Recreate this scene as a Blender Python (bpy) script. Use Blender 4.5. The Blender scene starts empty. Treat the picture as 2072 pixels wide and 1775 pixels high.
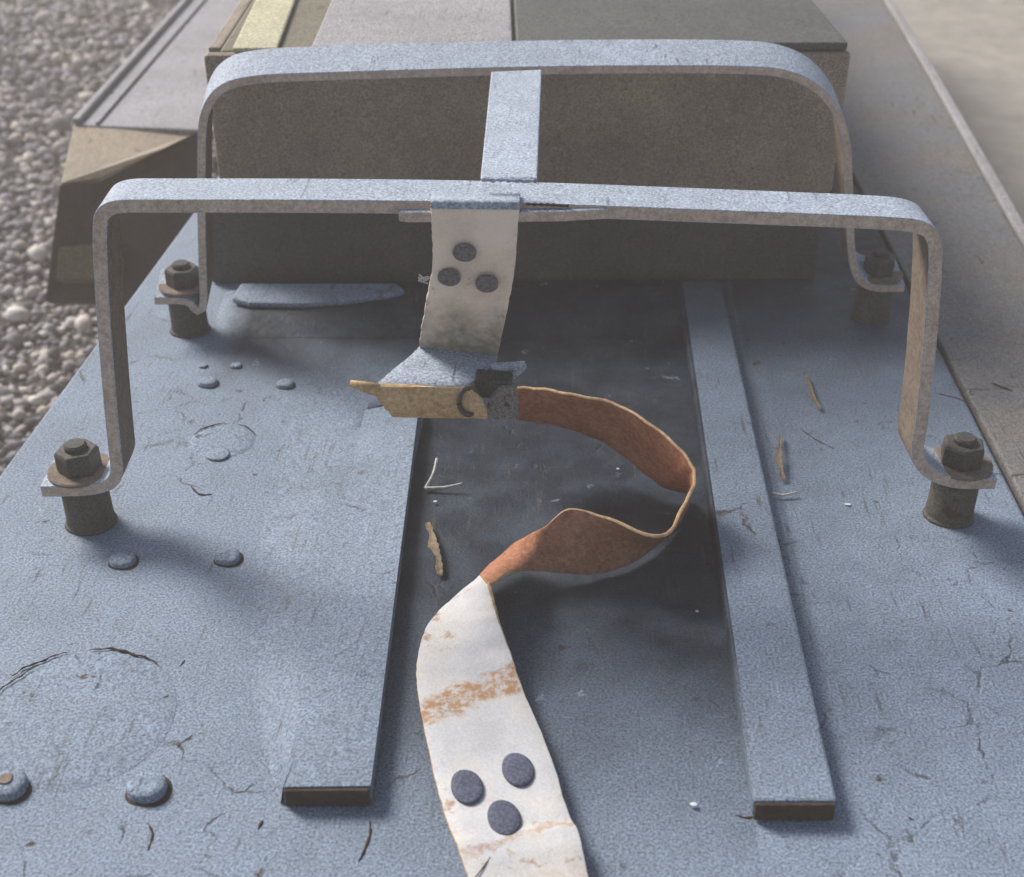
import bpy, bmesh, math, random
import numpy as np
from mathutils import Vector, Matrix

random.seed(7)
rng = np.random.default_rng(11)
S = bpy.context.scene
COL = S.collection
R = math.radians

# ------------------------------------------------------------------ camera
F, CX, CY, CAM_H = 2600.0, 1036.0, 887.5, 0.55      # focal length in photo units, centre, height above deck
PITCH = math.atan(1642 / F)
YAW = math.atan(154 * math.cos(PITCH) / F)
cam = bpy.data.cameras.new('camera')
cam.sensor_width = 36
cam.lens = 36 * F / 2072
cam.clip_start = 0.01
cam.clip_end = 400
cam.dof.use_dof = True
cam.dof.focus_distance = 0.86
cam.dof.aperture_fstop = 10
co = bpy.data.objects.new('camera', cam)
COL.objects.link(co)
co.location = (0, 0, CAM_H)
co.rotation_euler = (math.pi / 2 - PITCH, 0, YAW)
S.camera = co

# ------------------------------------------------------------------ sky and sun
SUN_AZ, SUN_EL = R(-52), R(41)
w = bpy.data.worlds.new('World')
S.world = w
w.use_nodes = True
nt = w.node_tree
sky = nt.nodes.new('ShaderNodeTexSky')
sky.sky_type = 'NISHITA'
sky.sun_disc = False
sky.sun_elevation = SUN_EL
sky.sun_rotation = SUN_AZ
sky.air_density = 1.0
sky.dust_density = 3.0
nt.links.new(sky.outputs[0], nt.nodes['Background'].inputs[0])
nt.nodes['Background'].inputs[1].default_value = 0.075
sun = bpy.data.lights.new('sun', 'SUN')
sun.energy = 2.6
sun.angle = R(20)
sun.color = (1.0, 0.97, 0.94)
so = bpy.data.objects.new('sun', sun)
COL.objects.link(so)
sv = Vector((math.sin(SUN_AZ) * math.cos(SUN_EL), math.cos(SUN_AZ) * math.cos(SUN_EL), math.sin(SUN_EL)))
so.rotation_euler = sv.to_track_quat('Z', 'Y').to_euler()
so.location = (0, 0, 5)
S.view_settings.view_transform = 'Standard'
S.view_settings.look = 'None'
S.view_settings.gamma = 1
S.view_settings.use_curve_mapping = False
S.view_settings.exposure = 0.9

# ------------------------------------------------------------------ helpers
FW = Vector((-math.sin(YAW) * math.cos(PITCH), math.cos(YAW) * math.cos(PITCH), -math.sin(PITCH)))
RT = Vector((math.cos(YAW), math.sin(YAW), 0))
UP = RT.cross(FW)
EYE = Vector((0, 0, CAM_H))


def ray(x, y):
    return FW + RT * ((x - CX) / F) - UP * ((y - CY) / F)


def at(x, y, z=0.0):                      # the point of the photo that lies at height z
    d = ray(x, y)
    return EYE + d * ((z - CAM_H) / d.z)


def at_y(x, y, Y):                        # the point of the photo that lies on the upright plane at depth Y
    d = ray(x, y)
    return EYE + d * (Y / d.y)


def on_plane(x, y, A, B):                 # on the upright plane through A and B
    n = Vector((-(B[1] - A[1]), B[0] - A[0], 0))
    d = ray(x, y)
    return EYE + d * (n.dot(Vector((A[0], A[1], 0)) - EYE) / n.dot(d))


def tag(o, label=None, cat=None, group=None, kind=None):
    for k, v in (('label', label), ('category', cat), ('group', group), ('kind', kind)):
        if v:
            o[k] = v
    return o


def mesh_obj(name, verts, faces, mat, parent=None, smooth=False, bevel=0, seg=2):
    me = bpy.data.meshes.new(name)
    me.from_pydata([tuple(v) for v in verts], [], faces)
    me.update()
    bm = bmesh.new()
    bm.from_mesh(me)
    bmesh.ops.recalc_face_normals(bm, faces=bm.faces)
    bm.to_mesh(me)
    bm.free()
    me.materials.append(mat)
    o = bpy.data.objects.new(name, me)
    COL.objects.link(o)
    if parent:
        o.parent = parent
    if smooth:
        me.polygons.foreach_set('use_smooth', [True] * len(me.polygons))
    if bevel:
        b = o.modifiers.new('bevel', 'BEVEL')
        b.width = bevel
        b.segments = seg
        b.limit_method = 'ANGLE'
        b.angle_limit = R(35)
    return o


def empty(name, loc=(0, 0, 0)):
    o = bpy.data.objects.new(name, None)
    o.empty_display_size = 0.02
    COL.objects.link(o)
    o.location = loc
    return o


def keep(o, parent):                      # parent without moving
    o.parent = parent
    o.matrix_parent_inverse = Matrix.Translation(parent.location).inverted()
    return o


def prism(name, poly, z0, z1, mat, parent=None, bevel=0):     # poly: list of (x, y)
    n = len(poly)
    v = [(p[0], p[1], z0) for p in poly] + [(p[0], p[1], z1) for p in poly]
    f = [tuple(range(n - 1, -1, -1)), tuple(range(n, 2 * n))]
    f += [(i, (i + 1) % n, n + (i + 1) % n, n + i) for i in range(n)]
    return mesh_obj(name, v, f, mat, parent, bevel=bevel)


def lathe(name, prof, c, mat, parent=None, n=32, smooth=False, axis=None, bevel=0, ph=0, wob=0):
    # prof: (radius, height) from bottom centre to top centre
    v, f = [], []
    for r, z in prof:
        for i in range(n):
            a = 2 * math.pi * i / n + ph
            rr = r * (1 + wob * (math.sin(2 * a + 1) + math.sin(3 * a + 4)))
            v.append(Vector((rr * math.cos(a), rr * math.sin(a), z)))
    for k in range(len(prof) - 1):
        for i in range(n):
            j = (i + 1) % n
            f.append((k * n + i, k * n + j, (k + 1) * n + j, (k + 1) * n + i))
    f.append(tuple(range(n - 1, -1, -1)))
    f.append(tuple(range((len(prof) - 1) * n, len(prof) * n)))
    q = Vector(axis).to_track_quat('Z', 'Y') if axis is not None else None
    v = [(q @ p if q else p) + Vector(c) for p in v]
    o = mesh_obj(name, v, f, mat, parent, smooth=smooth, bevel=bevel)
    return o


def catmull(pts, k=6):
    out = []
    n = len(pts)
    for i in range(n - 1):
        p0, p1, p2, p3 = pts[max(i - 1, 0)], pts[i], pts[i + 1], pts[min(i + 2, n - 1)]
        for j in range(k):
            t = j / k
            out.append(0.5 * ((2 * p1) + (p2 - p0) * t + (2 * p0 - 5 * p1 + 4 * p2 - p3) * t * t
                              + (3 * p1 - p0 - 3 * p2 + p3) * t ** 3))
    out.append(pts[-1].copy())
    return out


def chaikin(pts, it=2):
    for _ in range(it):
        q = [pts[0]]
        for a, b in zip(pts, pts[1:]):
            q += [a * .75 + b * .25, a * .25 + b * .75]
        q.append(pts[-1])
        pts = q
    return pts


def tube(name, pts, r, mat, parent=None, n=7):
    v, f = [], []
    m = len(pts)
    for i, p in enumerate(pts):
        t = (pts[min(i + 1, m - 1)] - pts[max(i - 1, 0)]).normalized()
        a = t.cross(Vector((0, 0, 1)))
        a = a.normalized() if a.length > 1e-6 else Vector((1, 0, 0))
        b = a.cross(t)
        rr = r(i / (m - 1)) if callable(r) else r
        for j in range(n):
            an = 2 * math.pi * j / n
            v.append(p + a * math.cos(an) * rr + b * math.sin(an) * rr)
    for i in range(m - 1):
        for j in range(n):
            k = (j + 1) % n
            f.append((i * n + j, i * n + k, (i + 1) * n + k, (i + 1) * n + j))
    f.append(tuple(range(n)))
    f.append(tuple(range((m - 1) * n, m * n)))
    return mesh_obj(name, v, f, mat, parent, smooth=True)


def sweep_bar(name, path, depth, th, A, B, mat, parent=None, bevel=.0012):
    # flat bar: 'path' runs along its outer front edge in the upright plane AB
    u = Vector((B[0] - A[0], B[1] - A[1], 0)).normalized()
    z = Vector((0, 0, 1))
    m = len(path)
    v, f = [], []
    for i, p in enumerate(path):
        t = (path[min(i + 1, m - 1)] - path[max(i - 1, 0)])
        ts, tz = t.dot(u), t.z
        l = math.hypot(ts, tz)
        nin = (u * tz - z * ts) / l
        q = p + nin * th
        v += [p, q, q + depth, p + depth]
    for i in range(m - 1):
        for j in range(4):
            k = (j + 1) % 4
            f.append((i * 4 + j, i * 4 + k, (i + 1) * 4 + k, (i + 1) * 4 + j))
    f += [(0, 1, 2, 3), tuple((m - 1) * 4 + j for j in range(4))]
    o = mesh_obj(name, v, f, mat, parent, bevel=bevel)
    o.data.polygons.foreach_set('use_smooth', [True] * len(o.data.polygons))
    o.data.set_sharp_from_angle(angle=R(35))
    return o


def ribbon(name, e1, e2, mat, parent=None, th=.0026, k=7, cols=6, sag=0.0, smoothed=True, rim=None, wob=0.0):
    a = catmull(e1, k) if smoothed else e1
    b = catmull(e2, k) if smoothed else e2
    m = len(a)
    if smoothed:                                # weathered, slightly ragged edges
        for i in range(m):
            d = (b[i] - a[i]).normalized()
            a[i] = a[i] + d * random.gauss(0, .00016)
            b[i] = b[i] + d * random.gauss(0, .00016)
    v, f = [], []
    for i in range(m):
        t = a[min(i + 1, m - 1)] - a[max(i - 1, 0)]
        n = (b[i] - a[i]).cross(t)
        n = n.normalized() if n.length > 1e-9 else Vector((0, 0, 1))
        for j in range(cols + 1):
            s = j / cols
            p = a[i].lerp(b[i], s) + n * (sag * (1 - (2 * s - 1) ** 2) + wob * math.sin(i * .9 + s * 3) * math.sin(i * .37 + 1))
            v.append(p)
    for i in range(m - 1):
        for j in range(cols):
            q = i * (cols + 1) + j
            f.append((q, q + 1, q + cols + 2, q + cols + 1))
    me = bpy.data.meshes.new(name)
    me.from_pydata([tuple(p) for p in v], [], f)
    me.materials.append(mat)
    if rim:
        me.materials.append(rim)
    me.polygons.foreach_set('use_smooth', [True] * len(me.polygons))
    o = bpy.data.objects.new(name, me)
    COL.objects.link(o)
    if parent:
        o.parent = parent
    sd = o.modifiers.new('thickness', 'SOLIDIFY')
    sd.thickness = th
    sd.offset = 0
    if rim:
        sd.material_offset_rim = 1
    bv = o.modifiers.new('bevel', 'BEVEL')
    bv.width = th * .25
    bv.segments = 2
    bv.limit_method = 'ANGLE'
    bv.angle_limit = R(50)
    return o


# ------------------------------------------------------------------ materials
def srgb(c):
    return tuple(((x / 255) / 12.92 if x <= 10 else ((x / 255 + .055) / 1.055) ** 2.4) for x in c)


class NT:
    def __init__(s, name):
        s.m = bpy.data.materials.new(name)
        s.m.use_nodes = True
        s.t = s.m.node_tree
        s.b = s.t.nodes['Principled BSDF']
        tc = s.t.nodes.new('ShaderNodeTexCoord')
        s.co = tc.outputs['Object']

    def n(s, typ, **kw):
        o = s.t.nodes.new(typ)
        for k, v in kw.items():
            setattr(o, k, v)
        return o

    def l(s, a, b):
        s.t.links.new(a, b)

    def noise(s, scale, detail=4, rough=.55, vec=None, dist=0):
        o = s.n('ShaderNodeTexNoise')
        o.inputs['Scale'].default_value = scale
        o.inputs['Detail'].default_value = detail
        o.inputs['Roughness'].default_value = rough
        o.inputs['Distortion'].default_value = dist
        s.l(vec or s.co, o.inputs['Vector'])
        return o.outputs['Fac']

    def ramp(s, fac, stops):
        o = s.n('ShaderNodeValToRGB')
        e = o.color_ramp.elements
        while len(e) < len(stops):
            e.new(.5)
        for k, (p, c) in enumerate(stops):
            e[k].position = p
            e[k].color = (c, c, c, 1) if not isinstance(c, tuple) else (*c, 1)
        s.l(fac, o.inputs[0])
        return o.outputs[0]

    def mix(s, fac, a, b, mode='MIX'):
        o = s.n('ShaderNodeMix', data_type='RGBA', blend_type=mode)
        for sock, v in ((o.inputs[0], fac), (o.inputs[6], a), (o.inputs[7], b)):
            if isinstance(v, (int, float)):
                sock.default_value = v
            elif isinstance(v, tuple):
                sock.default_value = (*v, 1)
            else:
                s.l(v, sock)
        return o.outputs[2]

    def math(s, op, a, b):
        o = s.n('ShaderNodeMath', operation=op)
        for sock, v in zip(o.inputs, (a, b)):
            if isinstance(v, (int, float)):
                sock.default_value = v
            else:
                s.l(v, sock)
        return o.outputs[0]

    def bump(s, h, strength, dist):
        o = s.n('ShaderNodeBump')
        o.inputs['Strength'].default_value = strength
        o.inputs['Distance'].default_value = dist
        s.l(h, o.inputs['Height'])
        s.l(o.outputs[0], s.b.inputs['Normal'])


def paint(name, base, dark=.72, light=1.22, rust=.012, rough=.62, grain=.5, dust=None, dark_shade=None, flake=.0, run=True, crackle=False, wear=False, spec=.3, rustcol=(.055, .028, .016)):
    """weathered brushed paint: broad blotches, sandy grain, small rust pits, fine relief"""
    M = NT(name)
    big = M.noise(9, 5, .6)
    mid = M.noise(55, 4, .6)
    c = M.ramp(big, [(.3, tuple(x * dark for x in base)), (.52, base), (.72, tuple(min(x * light, .9) for x in base))])
    c = M.mix(.45, c, M.ramp(mid, [(.3, tuple(x * .78 for x in base)), (.7, tuple(min(x * 1.2, .9) for x in base))]))
    if dust:
        c = M.mix(M.ramp(M.noise(6, 6, .65), [(.38, 0.0), (.62, .8)]), c, dust)
    if dark_shade:                                     # darker channel paint and painted-in shade, ragged at the ends
        col, k = dark_shade[0], None
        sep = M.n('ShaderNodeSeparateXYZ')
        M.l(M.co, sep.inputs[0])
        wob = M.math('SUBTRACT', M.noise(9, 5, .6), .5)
        for x0, x1, y0, y1, sx in dark_shade[1:]:
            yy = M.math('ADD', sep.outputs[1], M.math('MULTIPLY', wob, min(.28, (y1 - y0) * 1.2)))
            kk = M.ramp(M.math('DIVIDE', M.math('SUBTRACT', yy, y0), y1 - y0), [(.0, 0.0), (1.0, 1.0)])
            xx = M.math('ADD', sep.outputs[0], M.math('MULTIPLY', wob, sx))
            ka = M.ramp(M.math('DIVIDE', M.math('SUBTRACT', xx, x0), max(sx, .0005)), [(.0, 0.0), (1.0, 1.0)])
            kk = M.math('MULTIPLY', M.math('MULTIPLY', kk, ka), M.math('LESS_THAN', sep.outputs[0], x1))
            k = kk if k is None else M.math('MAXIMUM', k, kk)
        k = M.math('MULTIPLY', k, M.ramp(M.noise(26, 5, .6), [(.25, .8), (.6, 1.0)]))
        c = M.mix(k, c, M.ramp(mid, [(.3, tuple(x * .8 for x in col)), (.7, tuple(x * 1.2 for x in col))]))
    fl = M.noise(34, 9, .78, dist=.6)
    chip = M.ramp(fl, [(.635 - flake, 0.0), (.66 - flake, 1.0)])
    c = M.mix(M.math('MULTIPLY', chip, .75), c, tuple(x * .48 for x in base))
    pale = M.ramp(M.noise(27, 8, .75, dist=.4), [(.63, 0.0), (.66, .6)])
    c = M.mix(pale, c, tuple(min(x * 1.35, .9) for x in base))
    if run:                                      # thin dirt runs and scratches along the deck
        mp = M.n('ShaderNodeMapping')
        mp.inputs['Scale'].default_value = (1, .08, 1)
        mp.inputs['Rotation'].default_value = (0, 0, .12)
        M.l(M.co, mp.inputs[0])
        sc = M.math('MULTIPLY', M.ramp(M.noise(240, 3, .6, vec=mp.outputs[0]), [(.60, 0.0), (.68, .7)]), M.ramp(M.noise(16, 3), [(.45, 0.0), (.6, 1.0)]))
        c = M.mix(sc, c, (.085, .075, .065))
    crk = None
    if crackle:                                  # broken crackle lines where the paint is lifting
        nz = M.n('ShaderNodeTexNoise')
        nz.inputs['Scale'].default_value = 40
        nz.inputs['Detail'].default_value = 4
        M.l(M.co, nz.inputs['Vector'])
        wv = M.n('ShaderNodeVectorMath', operation='MULTIPLY_ADD')
        M.l(nz.outputs['Color'], wv.inputs[0])
        wv.inputs[1].default_value = (.03, .03, .0)
        M.l(M.co, wv.inputs[2])
        vo = M.n('ShaderNodeTexVoronoi', feature='DISTANCE_TO_EDGE')
        vo.inputs['Scale'].default_value = 19
        M.l(wv.outputs[0], vo.inputs['Vector'])
        crk = M.math('MULTIPLY', M.ramp(vo.outputs['Distance'], [(.006, 1.0), (.028, 0.0)]), M.ramp(M.noise(7.5, 3, .6), [(.50, 0.0), (.60, 1.0)]))
        crk = M.math('MULTIPLY', crk, M.ramp(M.noise(48, 4, .65), [(.46, 0.0), (.58, 1.0)]))
        c = M.mix(M.math('MULTIPLY', crk, .85), c, (.045, .040, .038))
    g = M.noise(620, 2, .5)
    c = M.mix(grain, c, M.ramp(g, [(.32, .06), (.68, .95)]), 'OVERLAY')
    if rust:
        rm = M.math('MULTIPLY', M.ramp(M.noise(70, 3, .6), [(.66 - rust, 0.0), (.72 - rust, 1.0)]),
                    M.ramp(M.noise(14, 2), [(.5, 0.0), (.6, 1.0)]))
        c = M.mix(rm, c, rustcol)
    if wear:                                     # paint rubbed through along the edges
        bv = M.n('ShaderNodeBevel')
        bv.samples = 4
        bv.inputs[0].default_value = .0022
        ge = M.n('ShaderNodeNewGeometry')
        dt = M.n('ShaderNodeVectorMath', operation='DOT_PRODUCT')
        M.l(bv.outputs[0], dt.inputs[0])
        M.l(ge.outputs['Normal'], dt.inputs[1])
        em = M.math('MULTIPLY', M.ramp(dt.outputs['Value'], [(.90, 1.0), (.985, 0.0)]), M.ramp(M.noise(60, 5, .7), [(.46, 0.0), (.56, .9)]))
        c = M.mix(em, c, (.17, .115, .075))
    M.l(c, M.b.inputs['Base Color'])
    M.l(M.ramp(mid, [(.3, rough - .1), (.7, rough + .15)]), M.b.inputs['Roughness'])
    M.b.inputs['Specular IOR Level'].default_value = spec
    h = M.math('ADD', M.math('MULTIPLY', g, .45), M.noise(160, 5, .65))
    h = M.math('ADD', h, M.math('MULTIPLY', fl, 1.6))
    h = M.math('SUBTRACT', h, M.math('MULTIPLY', chip, .35))
    if crk is not None:
        h = M.math('SUBTRACT', h, M.math('MULTIPLY', crk, 1.2))
    M.bump(h, .5, .0016)
    return M.m


def rusty(name, c0, c1, c2, rough=.85):
    M = NT(name)
    a = M.noise(45, 6, .65)
    b = M.noise(260, 4, .6)
    c = M.ramp(a, [(.3, c0), (.5, c1), (.7, c2)])
    c = M.mix(.4, c, M.ramp(b, [(.35, tuple(x * .5 for x in c0)), (.65, c2)]))
    c = M.mix(.2, c, M.ramp(M.noise(750, 2), [(.32, .08), (.68, .92)]), 'OVERLAY')
    M.l(c, M.b.inputs['Base Color'])
    M.b.inputs['Roughness'].default_value = rough
    M.b.inputs['Specular IOR Level'].default_value = .2
    M.bump(M.math('ADD', a, M.math('MULTIPLY', b, .5)), .5, .0012)
    return M.m


DECK = paint('deck_paint', (.195, .242, .305), crackle=True, rust=.02)
DECK_R = paint('deck_paint_side', (.155, .16, .17), crackle=True, rust=.015, dust=(.19, .165, .135))
DECKM = paint('deck_paint_shaded', (.195, .242, .305), crackle=True, rust=.02, dark_shade=((.009, .017, .031), (-.118, .108, .43, .67, 0), (-.325, -.110, .915, 1.03, .03), (.148, .335, .79, 1.20, .012), (.1075, .156, .90, 1.22, 0)))  # dark channel paint; shade before the wall and at rear right coloured in
WALLD = paint('lower_wall_shade', (.10, .09, .078), rust=.0, grain=.4, run=False)  # dark tone puts the shade of the wall foot into the colour
BARM = paint('bar_paint', (.345, .39, .45), rust=.0, light=1.12, dark=.85, flake=-.01, grain=.45, run=True)
EDGE = rusty('bare_edge_metal', (.45, .34, .26), (.58, .45, .35), (.68, .55, .45), .7)
INNER = rusty('brown_primer', (.15, .115, .09), (.20, .155, .12), (.26, .205, .155), .75)
ENDM = rusty('rusty_end_metal', (.035, .022, .017), (.06, .04, .03), (.09, .06, .045))
RUST = rusty('rust', (.27, .105, .052), (.39, .165, .09), (.49, .24, .145))
CLIPM = paint('clip_metal', (.19, .18, .165), rust=.06, run=False)
DECK_N = paint('nut_paint', (.075, .067, .058), rust=.10, run=False)
TANR = rusty('tan_rust', (.42, .24, .10), (.60, .39, .19), (.72, .52, .31))
DARKM = paint('dark_metal', (.055, .052, .047), rust=.03, rustcol=(.07, .035, .02))
PEDM = paint('pedestal_paint', (.085, .076, .062), rust=.09)
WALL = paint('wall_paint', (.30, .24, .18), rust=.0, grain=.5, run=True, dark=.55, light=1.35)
TOPL = paint('pale_panel_paint', (.30, .285, .285), rust=0)
TOPD = paint('dark_panel_paint', (.085, .085, .075), rust=0)
TANP = paint('tan_paint', (.17, .15, .10), rust=0)
YEL = paint('cream_paint', (.50, .46, .30), rust=0)
BOXT = paint('box_paint', (.30, .295, .31), rust=.005)
BOXF = paint('box_front_paint', (.075, .06, .048), rust=.03)
NOSE = paint('box_nose_paint', (.34, .28, .20), rust=.01)
DISCT = paint('worn_disc_paint', (.17, .16, .16), rust=.0, light=1.6, dark=.55, run=False)
DISC = paint('slate_paint', (.085, .095, .14), rust=.0, light=1.7, dark=.5, run=False)
STRAW = rusty('dry_straw', (.12, .085, .055), (.20, .15, .095), (.32, .25, .17))
PALE = rusty('pale_straw', (.45, .42, .36), (.6, .57, .5), (.7, .68, .62))
CHIP = rusty('white_chip', (.6, .6, .58), (.7, .7, .68), (.8, .8, .78))


def strap_mat(name, base, warm, band=None, stain=.5, curve_shade=None):
    M = NT(name)
    big = M.noise(22, 5, .6)
    c = M.ramp(big, [(.32, tuple(x * .82 for x in base)), (.5, base), (.68, warm)])
    c = M.mix(.14, c, M.ramp(M.noise(750, 2), [(.32, .1), (.68, .92)]), 'OVERLAY')
    fine = M.noise(120, 5, .65)
    st = M.math('MULTIPLY', M.ramp(fine, [(.56, 0.0), (.66, 1.0)]), M.ramp(M.noise(28, 2), [(.5, 0.0), (.62, stain)]))
    c = M.mix(st, c, (.36, .20, .085))
    if curve_shade:                                   # shade of the strip's lower curve painted in, with blotchy stain
        sz = M.n('ShaderNodeSeparateXYZ')
        M.l(M.co, sz.inputs[0])
        zz = M.math('ADD', sz.outputs[2], M.math('MULTIPLY', M.math('SUBTRACT', M.noise(48, 5, .7), .5), .055))
        c = M.mix(M.ramp(M.math('DIVIDE', M.math('SUBTRACT', curve_shade, zz), .03), [(0.0, 0.0), (1.0, .92)]), c,
                  M.ramp(M.noise(130, 4), [(.35, (.20, .185, .14)), (.65, (.40, .37, .30))]))
    if band:                                    # ragged rust stains lying across the strip
        sep = M.n('ShaderNodeSeparateXYZ')
        M.l(M.co, sep.inputs[0])
        for (x0, y0, sl, hw, amt) in band:
            d = M.math('SUBTRACT', M.math('SUBTRACT', sep.outputs[1], y0),
                       M.math('MULTIPLY', M.math('SUBTRACT', sep.outputs[0], x0), sl))
            d = M.math('ABSOLUTE', M.math('ADD', d, M.math('MULTIPLY', M.math('SUBTRACT', M.noise(60, 4, .65), .5), .042)), 0)
            mk = M.ramp(M.math('DIVIDE', d, hw), [(.55, 1.0), (1.0, 0.0)])
            mk = M.math('MULTIPLY', mk, M.ramp(M.noise(190, 5, .75), [(.42, .10), (.56, amt)]))
            c = M.mix(mk, c, (.40, .205, .075))
    M.l(c, M.b.inputs['Base Color'])
    M.b.inputs['Roughness'].default_value = .6
    M.b.inputs['Specular IOR Level'].default_value = .3
    M.bump(M.math('ADD', M.noise(200, 4, .6), M.math('MULTIPLY', big, .6)), .25, .001)
    return M.m


_p = at(945, 1395, .02)
_q = at(1120, 1675, .013)
WHITE = strap_mat('white_strap_paint', (.56, .55, .545), (.62, .585, .52),
                  band=[(_p.x, _p.y, .62, .0155, .95), (_q.x, _q.y, .45, .005, .6), (_q.x, _q.y - .035, .4, .012, .3)], stain=.85)
PINK = strap_mat('pink_white_strap_paint', (.90, .72, .56), (.93, .81, .68), stain=.9, curve_shade=.184)


def gravel_mat():
    M = NT('gravel_stone')
    g = M.n('ShaderNodeNewGeometry')
    c = M.ramp(g.outputs['Random Per Island'], [(.0, (.03, .028, .032)), (.25, (.16, .15, .16)), (.45, (.34, .325, .345)),
                                              (.68, (.52, .50, .53)), (.86, (.62, .54, .45)), (1.0, (.85, .80, .72))])
    c = M.mix(M.ramp(M.noise(5, 3), [(.42, 0.0), (.6, .8)]), c, (.54, .49, .45), 'OVERLAY')
    c = M.mix(.22, c, M.ramp(M.noise(140, 4), [(.3, .05), (.7, .6)]))
    M.l(c, M.b.inputs['Base Color'])
    M.b.inputs['Roughness'].default_value = .9
    M.bump(M.noise(300, 4), .4, .002)
    return M.m


def ground_mat(name, a, b, scale):
    M = NT(name)
    c = M.ramp(M.noise(scale, 6, .65), [(.32, a), (.68, b)])
    c = M.mix(.4, c, M.ramp(M.noise(scale * 14, 4), [(.3, tuple(x * .5 for x in a)), (.7, b)]))
    M.l(c, M.b.inputs['Base Color'])
    M.b.inputs['Roughness'].default_value = .95
    M.bump(M.noise(scale * 20, 4), .5, .004)
    return M.m


GRAV = gravel_mat()
DIRT = ground_mat('dark_soil', (.025, .023, .022), (.06, .055, .052), 6)
PAVE = ground_mat('dusty_concrete', (.28, .255, .215), (.42, .385, .33), 1.2)

# ------------------------------------------------------------------ ground
GZ = -.5
tag(mesh_obj('ground', [(-60, -20, GZ), (60, -20, GZ), (60, 120, GZ), (-60, 120, GZ)], [(0, 1, 2, 3)], DIRT), kind='structure')
tag(mesh_obj('pavement', [(.6, -5, GZ + .004), (30, -5, GZ + .004), (30, 60, GZ + .004), (.6, 60, GZ + .004)], [(0, 1, 2, 3)], PAVE),
    kind='structure')


def gravel():
    base = bmesh.new()
    bmesh.ops.create_icosphere(base, subdivisions=1, radius=1)
    bv = np.array([v.co[:] for v in base.verts])
    bf = np.array([[v.index for v in f.verts] for f in base.faces])
    base.free()
    P = []
    for (y0, y1, st, r0, r1) in ((.35, 2.75, .0155, .0055, .0125), (2.75, 6.2, .024, .009, .017)):
        ys = np.arange(y0, y1, st)
        for y in ys:
            xl = -.36 - .43 * y - .25
            xs = np.arange(xl, -.40, st)
            k = len(xs)
            P.append(np.stack([xs + rng.uniform(-.6, .6, k) * st, y + rng.uniform(-.6, .6, k) * st,
                               np.full(k, 0.0), r0 + (r1 - r0) * rng.random(k) ** 2 * np.where(rng.random(k) < .08, 2.6, 1.25)], 1))
    P = np.concatenate(P)
    n = len(P)
    # random orientation by jittering three stretch factors and a rotation about z plus tilt
    ang = rng.uniform(0, 2 * np.pi, n)
    tl = rng.uniform(-.6, .6, n)
    st = np.stack([rng.uniform(.8, 1.35, n), rng.uniform(.65, 1.05, n), rng.uniform(.5, .85, n)], 1)
    V = bv[None] * st[:, None] * (1 + rng.uniform(-.27, .27, (n, len(bv), 1)))
    x, y, z = V[..., 0], V[..., 1], V[..., 2]
    x, z = x * np.cos(tl)[:, None] - z * np.sin(tl)[:, None], x * np.sin(tl)[:, None] + z * np.cos(tl)[:, None]
    x, y = x * np.cos(ang)[:, None] - y * np.sin(ang)[:, None], x * np.sin(ang)[:, None] + y * np.cos(ang)[:, None]
    V = np.stack([x, y, z], -1) * P[:, None, 3:4]
    V += np.stack([P[:, 0], P[:, 1], GZ + P[:, 3] * rng.uniform(.1, .9, n)], 1)[:, None]
    Fc = (bf[None] + (np.arange(n) * len(bv))[:, None, None]).reshape(-1, 3)
    me = bpy.data.meshes.new('gravel')
    me.vertices.add(n * len(bv))
    me.vertices.foreach_set('co', V.reshape(-1).astype(np.float32))
    me.loops.add(Fc.size)
    me.loops.foreach_set('vertex_index', Fc.reshape(-1).astype(np.int32))
    me.polygons.add(len(Fc))
    me.polygons.foreach_set('loop_start', (np.arange(len(Fc)) * 3).astype(np.int32))
    me.update(calc_edges=True)
    me.materials.append(GRAV)
    o = bpy.data.objects.new('gravel', me)
    COL.objects.link(o)
    tag(o, kind='stuff')


gravel()

# ------------------------------------------------------------------ deck
SEAM = lambda y: .3395 - .012 * (y - .8)
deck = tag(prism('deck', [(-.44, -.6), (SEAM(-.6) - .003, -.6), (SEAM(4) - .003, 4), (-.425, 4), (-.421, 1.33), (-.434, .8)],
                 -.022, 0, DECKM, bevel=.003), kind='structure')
side = tag(prism('side_deck', [(SEAM(-.6) + .0025, -.6), (.47, -.6), (.472, .9), (.482, 1.3), (.515, 1.868), (.62, 4), (SEAM(4) + .0025, 4)],
                 -.022, -.001, DECK_R, bevel=.002), kind='structure')
hull = tag(prism('hull', [(-.42, -.6), (.455, -.6), (.465, 1.3), (.5, 1.87), (.6, 4), (-.41, 4)], -.62, -.0225, BOXF), kind='structure')
trim = [(.46, -.6), (.463, .9), (.473, 1.3), (.507, 1.868), (.612, 4)]
prism('edge_strip', [(x, y) for x, y in trim] + [(x + .014, y) for x, y in reversed(trim)], 0.0, .007, TOPL, side, bevel=.003)

# ------------------------------------------------------------------ rails
def rail(poly, h, label, mat_top=DECK):
    r = tag(prism('flat_rail', poly, 0.0016, h, mat_top, bevel=.0018), label, 'rail', 'rails welded along the deck')
    (x0, y0), (x1, y1) = poly[0], poly[1]
    d = Vector((x1 - x0, y1 - y0, 0)).normalized()
    n = Vector((d.y, -d.x, 0))
    a, b = Vector((x0, y0, 0)) + d * .001 + n * .0003, Vector((x1, y1, 0)) - d * .001 + n * .0003
    prism('rusty_end', [(a + n * .0022)[:2], (b + n * .0022)[:2], b[:2], a[:2]], .0017, h - .001, ENDM, r, bevel=.0006)
    return r


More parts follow.
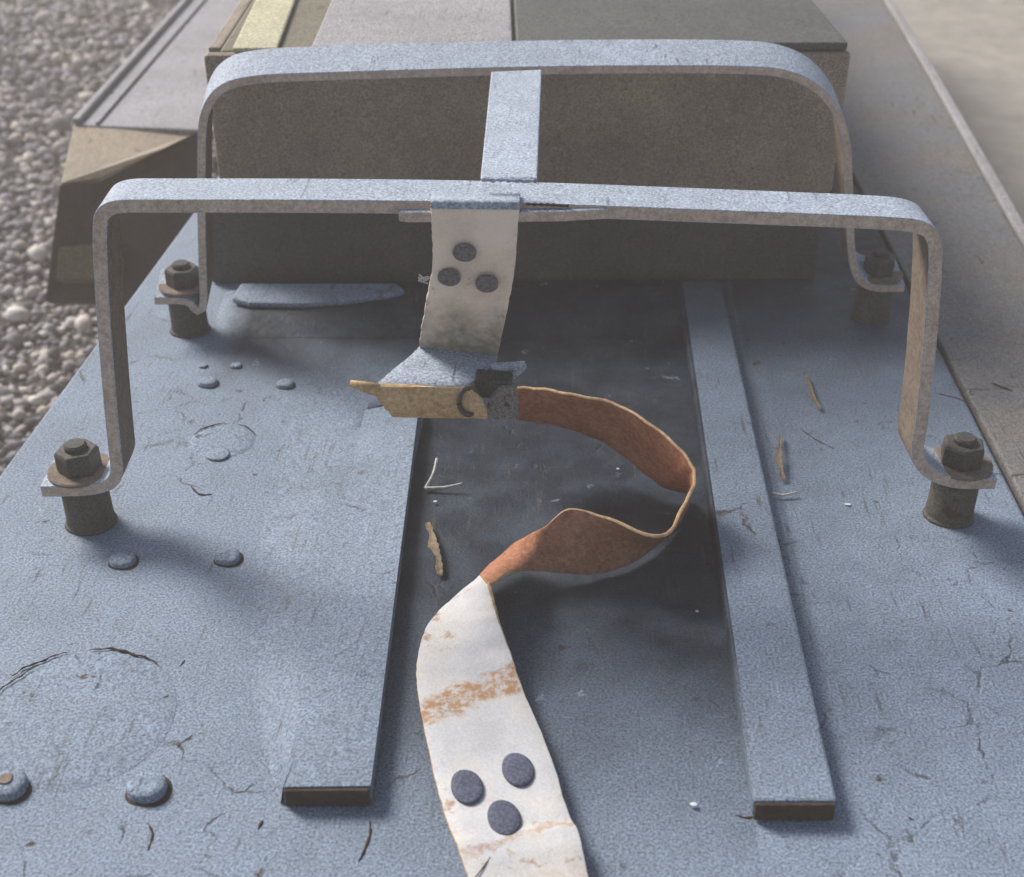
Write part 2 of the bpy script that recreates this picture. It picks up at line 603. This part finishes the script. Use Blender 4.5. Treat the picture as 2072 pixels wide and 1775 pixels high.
ht = .0145
l0, l1 = at(572, 1592, ht), at(750, 1590, ht)
l2, l3 = at(840, 850, ht), at(862, 680, ht)
YB = .905
lr = rail([(l0.x, l0.y), (l1.x, l1.y), (l2.x, YB), (l2.x - .047, YB)], ht,
          'wide flat rail lying left of the white strap, with a rusty cut end')
nr = 16
yf = lambda i: (l0.y + (YB - l0.y) * (i / nr) ** 1.5)
hl = lambda y: .0015 + .0065 * min(1, max(0, (YB - y) / .16)) + (ht - .008) * max(0, 1 - (y - l0.y) / .13) ** 2      # the left edge sinks into the filler
v, f = [], []
for i in range(nr + 1):
    y = yf(i)
    t = (y - l0.y) / (YB - l0.y)
    xa, xb = l0.x + (l2.x - .047 - l0.x) * t, l1.x + (l2.x - l1.x) * t
    yb = y + (l1.y - l0.y) * (1 - t)
    v += [(xa, y, .0016), (xa, y, hl(y)), (xb, yb, ht), (xb, yb, .0016)]
for i in range(nr):
    for k in range(4):
        f.append((i * 4 + k, i * 4 + (k + 1) % 4, i * 4 + 4 + (k + 1) % 4, i * 4 + 4 + k))
f += [(0, 1, 2, 3), tuple(nr * 4 + k for k in range(4))]
tmp = mesh_obj('flat_rail', v, f, DECK)
old = lr.data
lr.data = tmp.data
bpy.data.objects.remove(tmp)
bpy.data.meshes.remove(old)
v, f = [], []
ny, nk = 26, 7
for i in range(ny + 1):                            # the paint-filled slope that fairs the rail into the deck
    y = l0.y + .001 + (YB + .075 - l0.y) * i / ny
    t = min(1, (y - l0.y) / (YB - l0.y))
    xr = l0.x + (l2.x - .047 - l0.x) * t + (.0024 if y > l0.y + .004 else .0005)
    wd = .003 + .062 * (1 - math.exp(-max(0, y - l0.y) * 9))
    h0 = (hl(y) if y < YB else hl(YB)) - .0003
    hh = h0 * (1 if y < YB else max(0, .5 + .5 * math.cos(math.pi * (y - YB) / .075)))
    for k in range(nk + 1):
        q = k / nk
        v.append((xr - wd * (1 - q), y, .0003 + hh * (q * q * (3 - 2 * q)) if k < nk else .0004 + hh * 1.02))
    v.append((l2.x - .0005 if y > YB else xr, y, .0003 + hh * (ht / h0 if y > YB else 1)))
for i in range(ny):
    for k in range(nk + 1):
        a = i * (nk + 2) + k
        if k == nk and v[a][1] < YB - .02:
            continue
        f.append((a, a + 1, a + nk + 3, a + nk + 2))
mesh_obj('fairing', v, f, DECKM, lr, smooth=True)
r0, r1 = at(1525, 1620, ht), at(1694, 1620, ht)
r2, r3 = at(1470, 620, ht), at(1378, 620, ht)
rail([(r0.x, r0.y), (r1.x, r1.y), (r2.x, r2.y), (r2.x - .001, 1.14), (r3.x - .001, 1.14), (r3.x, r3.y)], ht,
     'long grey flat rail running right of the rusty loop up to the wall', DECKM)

# ------------------------------------------------------------------ wall behind (superstructure box)
WA, WB = Vector((-.331, 1.129, 0)), Vector((.245, 1.165, 0))
wu = (WB - WA).normalized()
wn = Vector((-wu.y, wu.x, 0))                      # backwards
wl = (WB - WA).length
HW = .222


def wp(s, d, z):
    return WA + wu * s + wn * d + Vector((0, 0, z))


def wbox(name, s0, s1, d0, d1, z0, z1, mat, parent, bevel=.002, skew=0):
    v = [wp(s, d, z) for z in (z0, z1) for s, d in ((s0, d0), (s1, d0), (s1 + skew, d1), (s0 + skew, d1))]
    return mesh_obj(name, v, [(3, 2, 1, 0), (4, 5, 6, 7), (0, 1, 5, 4), (1, 2, 6, 5), (2, 3, 7, 6), (3, 0, 4, 7)], mat, parent, bevel=bevel)


bulk = tag(empty('wall_box', tuple(wp(wl / 2, .2, 0))), 'brown grey steel wall box standing behind the rear hoop', 'steel box')
for o in (
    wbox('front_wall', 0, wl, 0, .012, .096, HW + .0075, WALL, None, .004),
    wbox('shaded_lower_wall', -.022, wl - .001, .0125, .024, 0.001, .0955, WALLD, None),  # set-back plate added to carry the wall foot's painted shade
    wbox('side_wall', 0, .012, .0245, 1.3, 0.001, HW + .0075, WALL, None),
    wbox('side_wall', wl - .012, wl, .0245, 1.3, 0.001, HW + .0075, WALL, None),
    wbox('top_plate', 0.0122, wl - .0122, 0.0122, 1.3, HW + .0005, HW + .008, TANP, None, .003),
    wbox('cream_strip', .026, .066, .002, 1.3, HW + .0085, HW + .013, YEL, None, .002, -.05),
    wbox('pale_panel', .096, .275, .002, 1.3, HW + .0085, HW + .014, TOPL, None),
    wbox('dark_panel', .278, wl - .004, .002, 1.3, HW + .0085, HW + .016, TOPD, None),
):
    keep(o, bulk)

# low rounded sill along the foot of the wall
SA, SB = Vector((-.328, 1.028, 0)), Vector((.108, 1.052, 0))
su = (SB - SA).normalized()
sn = Vector((-su.y, su.x, 0))
prof = [(0, .0004), (.012, .004), (.022, .0085), (.027, .0097), (.032, .010), (.085, .010), (.085, .0004)]
ns = 24
v, f = [], []
L = (SB - SA).length
for i in range(ns + 1):
    t = i / ns
    s = L * t
    k = 1 - max(0, 1 - s / .03)                    # rounded left end
    pull = .03 * (1 - math.sqrt(max(0, 1 - (1 - k) ** 2)))
    for d, z in prof:
        v.append(SA + su * s + sn * (min(d + pull, .085)) + Vector((0, 0, z * (1 - .35 * (1 - k)))))
m = len(prof)
for i in range(ns):
    for j in range(m - 1):
        f.append((i * m + j, i * m + j + 1, (i + 1) * m + j + 1, (i + 1) * m + j))
f += [tuple(range(m)), tuple(range(ns * m, ns * m + m))]
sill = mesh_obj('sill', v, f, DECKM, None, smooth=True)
sill.data.set_sharp_from_angle(angle=R(50))
keep(sill, bulk)
q = [SA + su * a_ + sn * d_ for a_, d_ in ((.012, .050), (.03, .040), (.08, .038), (.12, .044), (.160, .056), (.175, .066), (.165, .083), (.015, .083))]
keep(prism('cap_strip', [(p.x, p.y) for p in q], .0102, .0165, DECK, None, bevel=.003), bulk)

# ------------------------------------------------------------------ side box at the left, beyond the deck
bx = tag(empty('side_box', (-.6, 1.7, -.2)), 'long side box with pale lilac top and brown nose, beside the gravel', 'steel box')
Z0 = -.004
TL, TR = at(150, 252, Z0), at(392, 264, Z0)
BL = Vector((-.755, 2.32, Z0))
tp = [TL, Vector((-.43, TR.y, Z0)), Vector((-.43, 4, Z0)), Vector((TL.x - .10, 4, Z0))]
keep(prism('top_plate', [(p.x, p.y) for p in tp], Z0 - .008, Z0, BOXT, None, bevel=.003), bx)
e = [(TL.x - .002, TL.y), (TL.x - .102, 4)]
keep(prism('rim', [e[0], (e[0][0] + .010, e[0][1]), (e[1][0] + .010, e[1][1]), e[1]], Z0 + .0005, Z0 + .008, BOXT, None, bevel=.002), bx)
keep(prism('seam_bead', [(TL.x + .028, TL.y), (TL.x + .033, TL.y), (TL.x - .062, 4), (TL.x - .067, 4)], Z0 + .0005, Z0 + .004, BOXT, None, bevel=.001), bx)
fy = TL.y - .004
N = lambda x, y, Y: at_y(x, y, Y)
A0, A1 = N(148, 256, fy), N(400, 268, fy)
B0, Bm, B1 = at(122, 372, -.040), at(205, 362, -.040), at(330, 300, -.016)
C0, C1 = N(90, 610, B0.y - .03), N(420, 620, B0.y - .03)


def slab(name, pts, th, mat):
    n = len(pts)
    off = Vector((0, th, -th * .8))
    vv = list(pts) + [p + off for p in pts]
    ff = [tuple(range(n)), tuple(range(2 * n - 1, n - 1, -1))] + [(i, (i + 1) % n, n + (i + 1) % n, n + i) for i in range(n)]
    return keep(mesh_obj(name, vv, ff, mat, None, bevel=.002), bx)


slab('nose_plate', [A0, A1, B1, Bm, B0], .01, NOSE)
dz = Vector((0, -.003, 0))
slab('front_plate', [B0 + dz, Bm + dz, B1 + dz, A1 + dz * .5, C1, C0], .012, BOXF)
slab('bracket', [N(118, 500, B0.y - .04), N(200, 492, B0.y - .04), N(240, 515, B0.y - .04), N(235, 560, B0.y - .04), N(112, 566, B0.y - .04)], .02, TANP)
keep(mesh_obj('side_plate', [TL + Vector((0.002, .01, -.01)), Vector((TL.x - .098, 4, -.01)), Vector((TL.x - .2, 4, -.5)), C0 + Vector((0, .02, 0))],
              [(0, 1, 2, 3)], BOXF), bx)

# ------------------------------------------------------------------ guard frame of two hoops
FA, FB = Vector((-.34, .722, 0)), Vector((.28, .762, 0))
RA, RB = Vector((-.349, 1.024, 0)), Vector((.28, 1.08, 0))
ped_c = [(-.343, .741), (.281, .781), (-.350, 1.043), (.283, 1.1)]
guard = tag(empty('guard_frame', (0, .85, 0)), 'grey guard of two flat bar hoops joined by a short bar, bolted to the deck', 'guard')


def line_pt(A, B, x, z):
    t = (x - A.x) / (B.x - A.x)
    p = A.lerp(B, t)
    return Vector((p.x, p.y, z))


def hoop(px, A, B, xl, xr, depth, th, zt):
    pts = [line_pt(A, B, xl - .022, zt), line_pt(A, B, xl + .012, zt)]
    pts += [on_plane(x, y, A, B) for x, y in px]
    pts += [line_pt(A, B, xr - .012, zt), line_pt(A, B, xr + .022, zt)]
    pts = chaikin(pts, 3)
    o = sweep_bar('hoop', pts, depth, th, A, B, BARM)
    o.data.materials.append(EDGE)
    o.data.materials.append(INNER)
    return keep(o, guard)


n_f = Vector((-(FB - FA).normalized().y, (FB - FA).normalized().x, 0))
h1 = hoop([(226, 968), (219, 913), (206, 782), (191, 590), (186, 470), (190, 425), (225, 404), (300, 404), (650, 404), (1036, 409), (1500, 427), (1790, 438),
           (1870, 445), (1905, 470), (1909, 530), (1896, 700), (1878, 868), (1864, 930)], FA, FB, -.343, .281,
          n_f * .036, .0088, .0445)
h2 = hoop([(406, 640), (399, 480), (399, 300), (402, 225), (440, 168), (520, 151), (640, 147), (1036, 135), (1300, 132), (1500, 133),
           (1600, 140), (1675, 180), (1722, 260), (1727, 400), (1731, 540)], RA, RB, -.350, .283,
          Vector((-.003, .040, .0105)), .0070, .0425)
# bare brown edges of the bars: the narrow faces that look towards the front
for h in (h1, h2):
    me = h.data
    for p in me.polygons:
        if p.normal.y < -.6:
            p.material_index = 1
        elif p.index % 4 == 1 and p.index < len(me.polygons) - 2:
            p.material_index = 2
    h.modifiers['bevel'].material = 0

# connecting bar from the front hoop to the rear hoop
zc = on_plane(1036, 409, FA, FB).z - .0008
ca = [at(972, 361, zc), at(1087, 361, zc)]
cb = [at(994, 146, .2455), at(1096, 142, .2455)]
vv = [ca[0], ca[1], cb[1], cb[0]]
up_ = Vector((0, 0, .0055))
o = mesh_obj('connecting_bar', [p - up_ * 1 for p in vv] + [p + up_ * .1 for p in vv],
             [(3, 2, 1, 0), (4, 5, 6, 7), (0, 1, 5, 4), (1, 2, 6, 5), (2, 3, 7, 6), (3, 0, 4, 7)], BARM, bevel=.001)
keep(o, guard)
# doubler plate under the middle of the front bar
zb = on_plane(1036, 409, FA, FB).z
pf = [line_pt(FA, FB, x, 0) - n_f * o_ for x, o_ in ((-.1065, -.012), (-.1065, .0035), (-.100, .0052), (-.03, .0055), (-.005, .0048), (.022, .0012), (.026, -.012))]
o = prism('weld_plate', [(p.x, p.y) for p in pf], zb - .0112, zb - .0042, BARM, None, bevel=.0012)
o.data.materials.append(EDGE)
for p in o.data.polygons:
    if p.normal.y < -.6:
        p.material_index = 1
keep(o, guard)
# weld beads where the bar meets the hoop
def bead(name, a, b, r, mat, parent, n=14):
    pts = []
    for i in range(n + 1):
        p = a.lerp(b, i / n) + Vector((random.uniform(-1, 1), random.uniform(-1, 1), random.uniform(-.4, .4))) * r * .35
        pts.append(p)
    return keep(tube(name, pts, lambda t: r * (.75 + .35 * math.sin(t * 40)), mat), parent)


bead('weld_bead', at(975, 363, .2625), at(1085, 366, .2625), .0018, BARM, guard)
bead('weld_bead', on_plane(1064, 412, FA, FB) + n_f * -.0008, on_plane(1150, 415, FA, FB) + n_f * -.0008, .0011, ENDM, guard)

ped_labels = ['dark short post nearest the gravel, under the front hoop', 'dark short post at front right, under the pale right leg',
              'dark short post at back left, in front of the wall corner', 'short dark post at back right, standing in shade beside the wall end']
for i, (x, y) in enumerate(ped_c):
    pd = tag(lathe('post', [(.0168, .0015), (.0170, .004), (.0166, .010), (.0163, .0345)], (x, y, 0), PEDM, n=36, smooth=True),
             ped_labels[i], 'post', 'posts carrying the guard frame')
    pd.data.set_sharp_from_angle(angle=R(50))
    lathe('weld_ring', [(.0182, .0004), (.0178, .0015), (.0168, .003)], (x, y, 0), PEDM, pd, n=30, smooth=True, wob=.02)
    b = lathe('bolt', [(.0152, .0475), (.0155, .049), (.0155, .0610), (.0140, .0635)], (x, y, 0), DECK_N, None, n=6, bevel=.0008, ph=.4 + i)
    keep(b, guard)
    s = lathe('stud', [(.0078, .0637), (.0078, .0665), (.0065, .068)], (x, y, 0), DARKM, b, n=18)
    wsh = lathe('washer', [(.0222, .0447), (.0226, .0452), (.0226, .0466), (.0216, .0474)], (x, y, 0), INNER, b, n=34)
    for ch in (s, wsh):
        ch.matrix_parent_inverse = Matrix.Identity(4)
        ch.location = (0, 0, 0)
        ch.parent = b

# ------------------------------------------------------------------ bent strap
strap = tag(empty('bent_strap', (0, .73, 0)), 'bent steel strap hanging from the front hoop, rusty loop ending in a white strip', 'strap')

rows = [((872, 409, .733), (1052, 411, .736)), ((873, 450, .733), (1048, 452, .736)), ((875, 500, .735), (1045, 505, .738)), ((874, 545, .738), (1039, 560, .741)),
        ((862, 610, .746), (1028, 620, .748)), ((852, 670, .756), (1014, 686, .757)), ((848, 704, .763), (1006, 722, .763))]
e1 = [at_y(*a) for a, b in rows]
e2 = [at_y(*b) for a, b in rows]
hang = keep(ribbon('hanging_strip', e1, e2, PINK, None, th=.0032, sag=.0012), strap)
bt = [[at(x, y, zb + .0016), at(x, y + 10, zb + .0016), e - Vector((0, .0008, -.0006)), e - Vector((0, .0014, .0035))] for x, y, e in ((872, 390, e1[0]), (1052, 391, e2[0]))]
keep(ribbon('bent_top', bt[0], bt[1], BARM, None, th=.002), strap)
z1, z2 = e1[-1].z, e2[-1].z
f1 = [e1[-1], at(836, 718, z1 - .001), at(800, 748, z1 - .003), at(764, 778, z1 - .005), at(757, 788, z1 - .009)]
f2 = [e2[-1], at(1000, 738, z2 + .0005), at(972, 763, z2 - .001), at(944, 783, z2 - .003), at(939, 793, z2 - .007)]
keep(ribbon('folded_flap', f1, f2, BARM, None, th=.003), strap)
# tan rusty lip hanging from the flap
yl = f1[-1].y - .004
g1 = [at_y(740, 779, yl), at_y(760, 800, yl), at_y(778, 823, yl + .001), at_y(796, 840, yl + .002)]
g2 = [at_y(955, 786, yl), at_y(972, 806, yl), at_y(985, 830, yl + .001), at_y(985, 848, yl + .002)]
lip = keep(ribbon('rusty_lip', g1, g2, TANR, None, th=.003, wob=.0008), strap)
keep(tube('pin', [at_y(708, 775, yl), at_y(730, 781, yl), at_y(765, 789, yl)], lambda t: .0022 + .0022 * t, TANR), strap)
# dark clip at the right end of the flap


def frame_box(name, pts, th, mat):
    n = len(pts)
    off = Vector((0, th, th * .3))
    vv = list(pts) + [p + off for p in pts]
    ff = [tuple(range(n)), tuple(range(2 * n - 1, n - 1, -1))] + [(i, (i + 1) % n, n + (i + 1) % n, n + i) for i in range(n)]
    return keep(mesh_obj(name, vv, ff, mat, None, bevel=.0012), strap)


frame_box('clip', [at_y(x, y, yl + .012) for x, y in ((962, 768), (1036, 774), (1034, 808), (958, 806))], .010, DARKM)
keep(tube('clip_ring', catmull([at_y(948 + 19 * math.cos(a), 812 + 27 * math.sin(a), yl - .001 + .004 * math.cos(a)) for a in [i * math.pi / 6 for i in range(13)]], 3),
          .0019, DECK_N), strap)
frame_box('clip_tongue', [at_y(x, y, yl + .022) for x, y in ((992, 742), (1062, 738), (1066, 748), (1036, 774), (1026, 772), (1044, 751), (996, 752))], .004, BARM)
frame_box('clip_plate', [at_y(x, y, yl + .010) for x, y in ((992, 806), (1012, 784), (1046, 786), (1050, 850), (1004, 850), (978, 840))], .004, CLIPM)
for k in range(5):                                 # frayed threads on the left edge of the strip
    a = at_y(868 + random.uniform(-3, 3), 566 + random.uniform(-8, 8), .741)
    keep(tube('loose_thread', catmull([a, a + Vector((-.003, -.002, random.uniform(-.002, .003))), a + Vector((-.0055, -.002, random.uniform(-.005, .003)))], 4), .0005, PALE), strap)

U = [((1030, 782, .088), (1022, 842, .052)), ((1090, 787, .087), (1075, 852, .046)), ((1160, 798, .085), (1130, 862, .040)), ((1250, 820, .078), (1215, 890, .03)), ((1330, 868, .07), (1290, 945, .02)),
     ((1393, 930, .06), (1345, 985, .011)), ((1405, 968, .055), (1392, 1000, .006)), ((1385, 1022, .05), (1381, 1042, .004)),
     ((1335, 1085, .046), (1338, 1094, .004)), ((1215, 1044, .048), (1270, 1142, .004)), ((1150, 1030, .05), (1200, 1162, .004)),
     ((1100, 1068, .036), (1090, 1156, .012)), ((1035, 1106, .016), (1040, 1158, .030)), ((972, 1166, .009), (990, 1184, .040))]
W = [((972, 1166, .009), (990, 1184, .040)), ((910, 1220, .010), (1000, 1222, .035)), ((866, 1266, .011), (1012, 1262, .028)), ((846, 1330, .011), (1036, 1330, .018)),
     ((845, 1400, .012), (1060, 1400, .013)), ((874, 1550, .012), (1110, 1520, .012)), ((900, 1650, .012), (1150, 1645, .012)),
     ((925, 1712, .014), (1172, 1690, .013)), ((951, 1790, .010), (1195, 1790, .010)), ((1040, 2050, .006), (1270, 2050, .006))]
loop = keep(ribbon('rusty_loop', [at(*a) for a, b in U], [at(*b) for a, b in U], RUST, None, rim=TANR, wob=.0007), strap)
wrib = keep(ribbon('white_strip', [at(*a) for a, b in W], [at(*b) for a, b in W], WHITE, None, sag=.0008, rim=TANR, wob=.0005), strap)


def rivet(p, r, nrm, h, parent, mat=None):
    if parent is wrib:
        h *= .8
    pr = [(r * 1.0, -.001), (r * .99, h * .35), (r * .9, h * .7), (r * .62, h * .95), (r * .3, h)]
    o = lathe('rivet', pr, p, mat or DISC, None, n=26, smooth=True, axis=nrm, wob=.012)
    if parent is wrib:                          # the punched discs are longer along the strip
        for vt in o.data.vertices:
            vt.co.y = p.y + (vt.co.y - p.y) * 1.38
            vt.co.x += (p.y - vt.co.y) * .15
    return keep_under(o, parent)


def keep_under(o, parent):
    o.parent = parent
    o.matrix_parent_inverse = Matrix.Identity(4)
    return o


for (x, y) in ((945, 1592), (1048, 1557), (1020, 1655)):
    rivet(at(x, y, .0138), .0089, (0, 0, 1), .0016, wrib)
hn = (e2[3] - e1[3]).cross(e1[5] - e1[2]).normalized()
if hn.y > 0:
    hn = -hn
for (x, y) in ((940, 512), (909, 562), (985, 575)):
    rivet(at_y(x, y, .7335 + (y - 505) / 60 * .0032), .0072, hn, .0011, hang, DISCT)
# crease line near the bottom of the white strip
keep_under(tube('crease', [at(1020, 1695, .0132), at(985, 1745, .0130), at(955, 1785, .0122)], .00035, DARKM), wrib)

# ------------------------------------------------------------------ bolts on the deck
bolts = [(300, 1600, .0105, .006, 'large domed bolt left of the rusty end of the left rail'),
         (18, 1596, .0105, .006, 'large domed bolt with a rusty top, nearest the left picture edge'),
         (250, 1137, .0085, .004, 'low bolt head just below the front left post'),
         (462, 1131, .0085, .004, 'low bolt head between the front left post and the left rail'),
         (422, 777, .0075, .004, 'small bolt head above the round cover, nearer the gravel'),
         (578, 780, .0070, .0035, 'small bolt head above the round cover, nearer the strap'),
         (478, 742, .0045, .0025, 'tiny bolt head just in front of the back left post'),
         (1012 - 600, 742, .0035, .002, 'tiny bolt head left of another tiny one, by the back left post')]
for x, y, r, h, lab in bolts:
    p = at(x, y, 0)
    b = tag(lathe('bolt_head', [(r * 1.02, .0003), (r * .99, h * .8), (r * .9, h * .97), (r * .5, h), (r * .15, h * .97)], (p.x, p.y, 0), DECK, n=26, smooth=True, wob=.04), lab,
            'bolt', 'bolt heads on the deck')
    b.data.set_sharp_from_angle(angle=R(60))
    lathe('shadow_ring', [(r * 1.16, .0001), (r * 1.1, .0004), (r * .95, .0006)], (p.x + r * .13, p.y - r * .10, 0), ENDM, b, n=24, wob=random.uniform(.05, .09), ph=random.uniform(0, 6))  # dark offset ring painted in as the bolt's shadow crescent
lathe('rust_patch', [(.0045, .0064), (.004, .0069), (.001, .0070)], (at(14, 1592).x, at(14, 1592).y, 0), INNER, None, n=14, wob=.1).parent = bpy.data.objects['bolt_head.001']

# round covers, slightly proud of the deck
def cover(cx, cy, rx, label):
    c = at(cx, cy, 0)
    r = (at(cx + rx, cy, 0) - c).length
    d = tag(lathe('round_cover', [(r * 1.07, -.0006), (r * 1.0, .0002), (r * .86, .0009), (r * .6, .0012), (r * .2, .0013)], (c.x, c.y, 0), DECK, n=48, smooth=True, wob=.02), label, 'cover',
            'round covers on the deck')
    return d, c, r


d1, c1, r1_ = cover(450, 893, 64, 'small round cover inside the front hoop beside its left leg')
lathe('plug', [(.009, .0009), (.009, .0014), (.0075, .0019)], (at(442, 922).x, at(442, 922).y, 0), DECK, d1, n=20, smooth=True, wob=.03)
d2, c2, r2_ = cover(150, 1452, 200, 'large round cover at lower left with a cracked rim')


def arc(name, c, r, a0, a1, rad, mat, parent, z=.001, n=26):
    pts = []
    for i in range(n + 1):
        a = R(a0 + (a1 - a0) * i / n)
        rr = r * (1 + .006 * math.sin(i * 1.1) + .012 * math.sin(i * .43) + random.gauss(0, .002))
        pts.append(Vector((c.x + rr * math.cos(a), c.y + rr * math.sin(a), z)))
    return tube(name, pts, lambda t: .62 * rad * (.25 + .75 * math.sin(math.pi * min(max(t, .02), .98))) * (1 + .3 * math.sin(t * 37)), mat, parent, 6)


arc('rim_crack', c1, r1_ * 1.02, 20, 75, .0008, ENDM, d1)
arc('rim_crack', c1, r1_ * 1.02, 95, 165, .0009, ENDM, d1)
arc('rim_crack', c2, r2_ * 1.01, 52, 100, .0013, ENDM, d2, .0012)
arc('rim_crack', c2, r2_ * 1.01, 112, 150, .0010, ENDM, d2, .0012)
arc('rim_crack', c2, r2_ * .93, 128, 170, .0008, ENDM, d2, .0019)

# cracks and rust runs in the deck paint
def crack(px, r, parent, mat=ENDM, z=.0001):
    r *= .75
    pts = catmull([at(x + random.uniform(-2, 2), y + random.uniform(-2, 2), z) for x, y in px], 4)
    return tube('paint_crack', pts, lambda t: r * (.35 + .65 * math.sin(math.pi * min(max(t, .03), .97))) * (1 + .35 * math.sin(t * 31)), mat, parent, 6)


for px, r in [([(385, 985), (405, 1000), (430, 1002)], .0012), ([(600, 1175), (622, 1165), (648, 1155)], .0010),
              ([(128, 1468), (148, 1478), (185, 1470)], .0015), ([(145, 1480), (158, 1497)], .0013), ([(28, 1508), (50, 1490), (66, 1475)], .0011),
              ([(300, 1668), (308, 1690), (300, 1722)], .0009), ([(750, 1660), (748, 1690), (735, 1725), (725, 1745)], .0011),
              ([(530, 1660), (520, 1680)], .0012), ([(330, 1415), (345, 1402)], .0010), ([(610, 1340), (622, 1330)], .0008),
              ([(612, 1210), (628, 1185), (640, 1150)], .0008), ([(375, 1335), (362, 1350)], .0007), ([(710, 860), (722, 838)], .0007),
              ([(1490, 1650), (1512, 1655), (1530, 1652)], .0010), ([(1840, 1655), (1850, 1662)], .0007)]:
    crack(px, r, deck)
for px, r in [([(1620, 868), (1650, 890), (1690, 910)], .0007), ([(1890, 795), (1930, 806), (1965, 816)], .0007)]:
    crack(px, r, deck)
for px, r in [([(2005, 775), (2030, 782), (2050, 790)], .0010)]:
    crack(px, r, side)

# ------------------------------------------------------------------ litter
def leaf(name, px, wid, z, mat, label, cat='leaf'):
    pts = catmull([at(x, y, zz) for (x, y), zz in zip(px, z)], 6)
    m = len(pts)
    a, b = [], []
    for i, p in enumerate(pts):
        t = (pts[min(i + 1, m - 1)] - pts[max(i - 1, 0)])
        n = t.cross(Vector((0, 0, 1))).normalized()
        k = wid * random.uniform(.72, 1.15) * (.12 + .88 * math.sin(math.pi * (i + .5) / (m + .2)) ** .7)
        a.append(p - n * k + Vector((0, 0, k * .5)))
        b.append(p + n * k * (.55 + .45 * math.sin(i * .8 + 1)) + Vector((0, 0, random.uniform(0, .0008))))
    o = ribbon(name, a, b, mat, None, th=.0006, smoothed=False, cols=4, sag=-.001, wob=.0005)
    return tag(o, label, cat)


leaf('dry_leaf', [(865, 1058), (872, 1090), (882, 1125), (892, 1165)], .0042, [.004, .006, .005, .003], STRAW, 'curled brown leaf in the channel beside the left rail')
leaf('dry_leaf', [(1632, 760), (1640, 790), (1650, 815), (1662, 828)], .0022, [.003, .005, .004, .003], STRAW, 'thin tan leaf curl right of the right rail')
leaf('rust_flake', [(1580, 880), (1574, 915), (1576, 945), (1586, 972)], .0032, [.004, .007, .006, .003], INNER, 'brown rust flake against the right side of the right rail', 'flake')
t = tag(empty('twig', tuple(at(860, 988, .003))), 'pale forked twig in the channel under the strap', 'twig')
keep(tube('stem', catmull([at(884, 928, .014), at(876, 960, .008), at(860, 988, .003)], 5), .0011, PALE), t)
keep(tube('side_stem', catmull([at(860, 988, .003), at(900, 986, .004), at(936, 978, .007)], 5), lambda s: .0013 - .0006 * s, PALE), t)
tag(tube('straw', catmull([at(1564, 998, .004), at(1585, 1002, .003), at(1612, 996, .004)], 5), .0010, PALE), 'short pale straw beside the right rail below the rust flake', 'straw')
for (x, y, r, z, lab) in [(1174, 639, .0036, .0018, 'white paint chip in the dark channel behind the strap'), (1310, 747, .0022, .0018, 'yellowish chip in the channel near the top of the right rail'),
                       (1716, 1022, .0028, .0004, 'white chip on the deck right of the right rail'), (1402, 1629, .0024, .0018, 'white chip near the bottom of the channel beside the right rail'),
                       (1250, 950, .0018, .0018, 'tiny white chip inside the rusty loop'), (1411, 1238, .0014, .0018, 'tiny white speck in the channel below the loop'),
                       (880, 1016, .0018, .0018, 'tiny pale chip just below the forked twig')]:
    p = at(x, y, z)
    n = 7
    poly = [(p.x + r * random.uniform(.6, 1.15) * math.cos(2 * math.pi * i / n), p.y + r * .6 * random.uniform(.6, 1.15) * math.sin(2 * math.pi * i / n)) for i in range(n)]
    tag(prism('paint_chip', poly, z, z + .0008, STRAW if 'yellow' in lab else CHIP), lab, 'paint chip', 'loose chips on the deck')

# ------------------------------------------------------------------ haze volume added to imitate a pale glare veil
GLARE_VEIL = True
if GLARE_VEIL:
    hm = bpy.data.materials.new('glare_veil_air')
    hm.use_nodes = True
    t = hm.node_tree
    t.nodes.remove(t.nodes['Principled BSDF'])
    pv = t.nodes.new('ShaderNodeVolumePrincipled')
    pv.inputs['Color'].default_value = (.97, .87, .75, 1)
    pv.inputs['Density'].default_value = .075
    pv.inputs['Anisotropy'].default_value = .0
    hm.cycles.homogeneous_volume = True
    t.links.new(pv.outputs[0], t.nodes['Material Output'].inputs['Volume'])
    X0, X1, Y0, Y1, A, B = -61, 61, -21, 121, GZ - 1.2, 1.0
    hz = mesh_obj('glare_veil', [(x, y, z) for z in (A, B) for x, y in ((X0, Y0), (X1, Y0), (X1, Y1), (X0, Y1))],
                  [(3, 2, 1, 0), (4, 5, 6, 7), (0, 1, 5, 4), (1, 2, 6, 5), (2, 3, 7, 6), (3, 0, 4, 7)], hm)
    tag(hz, kind='stuff')
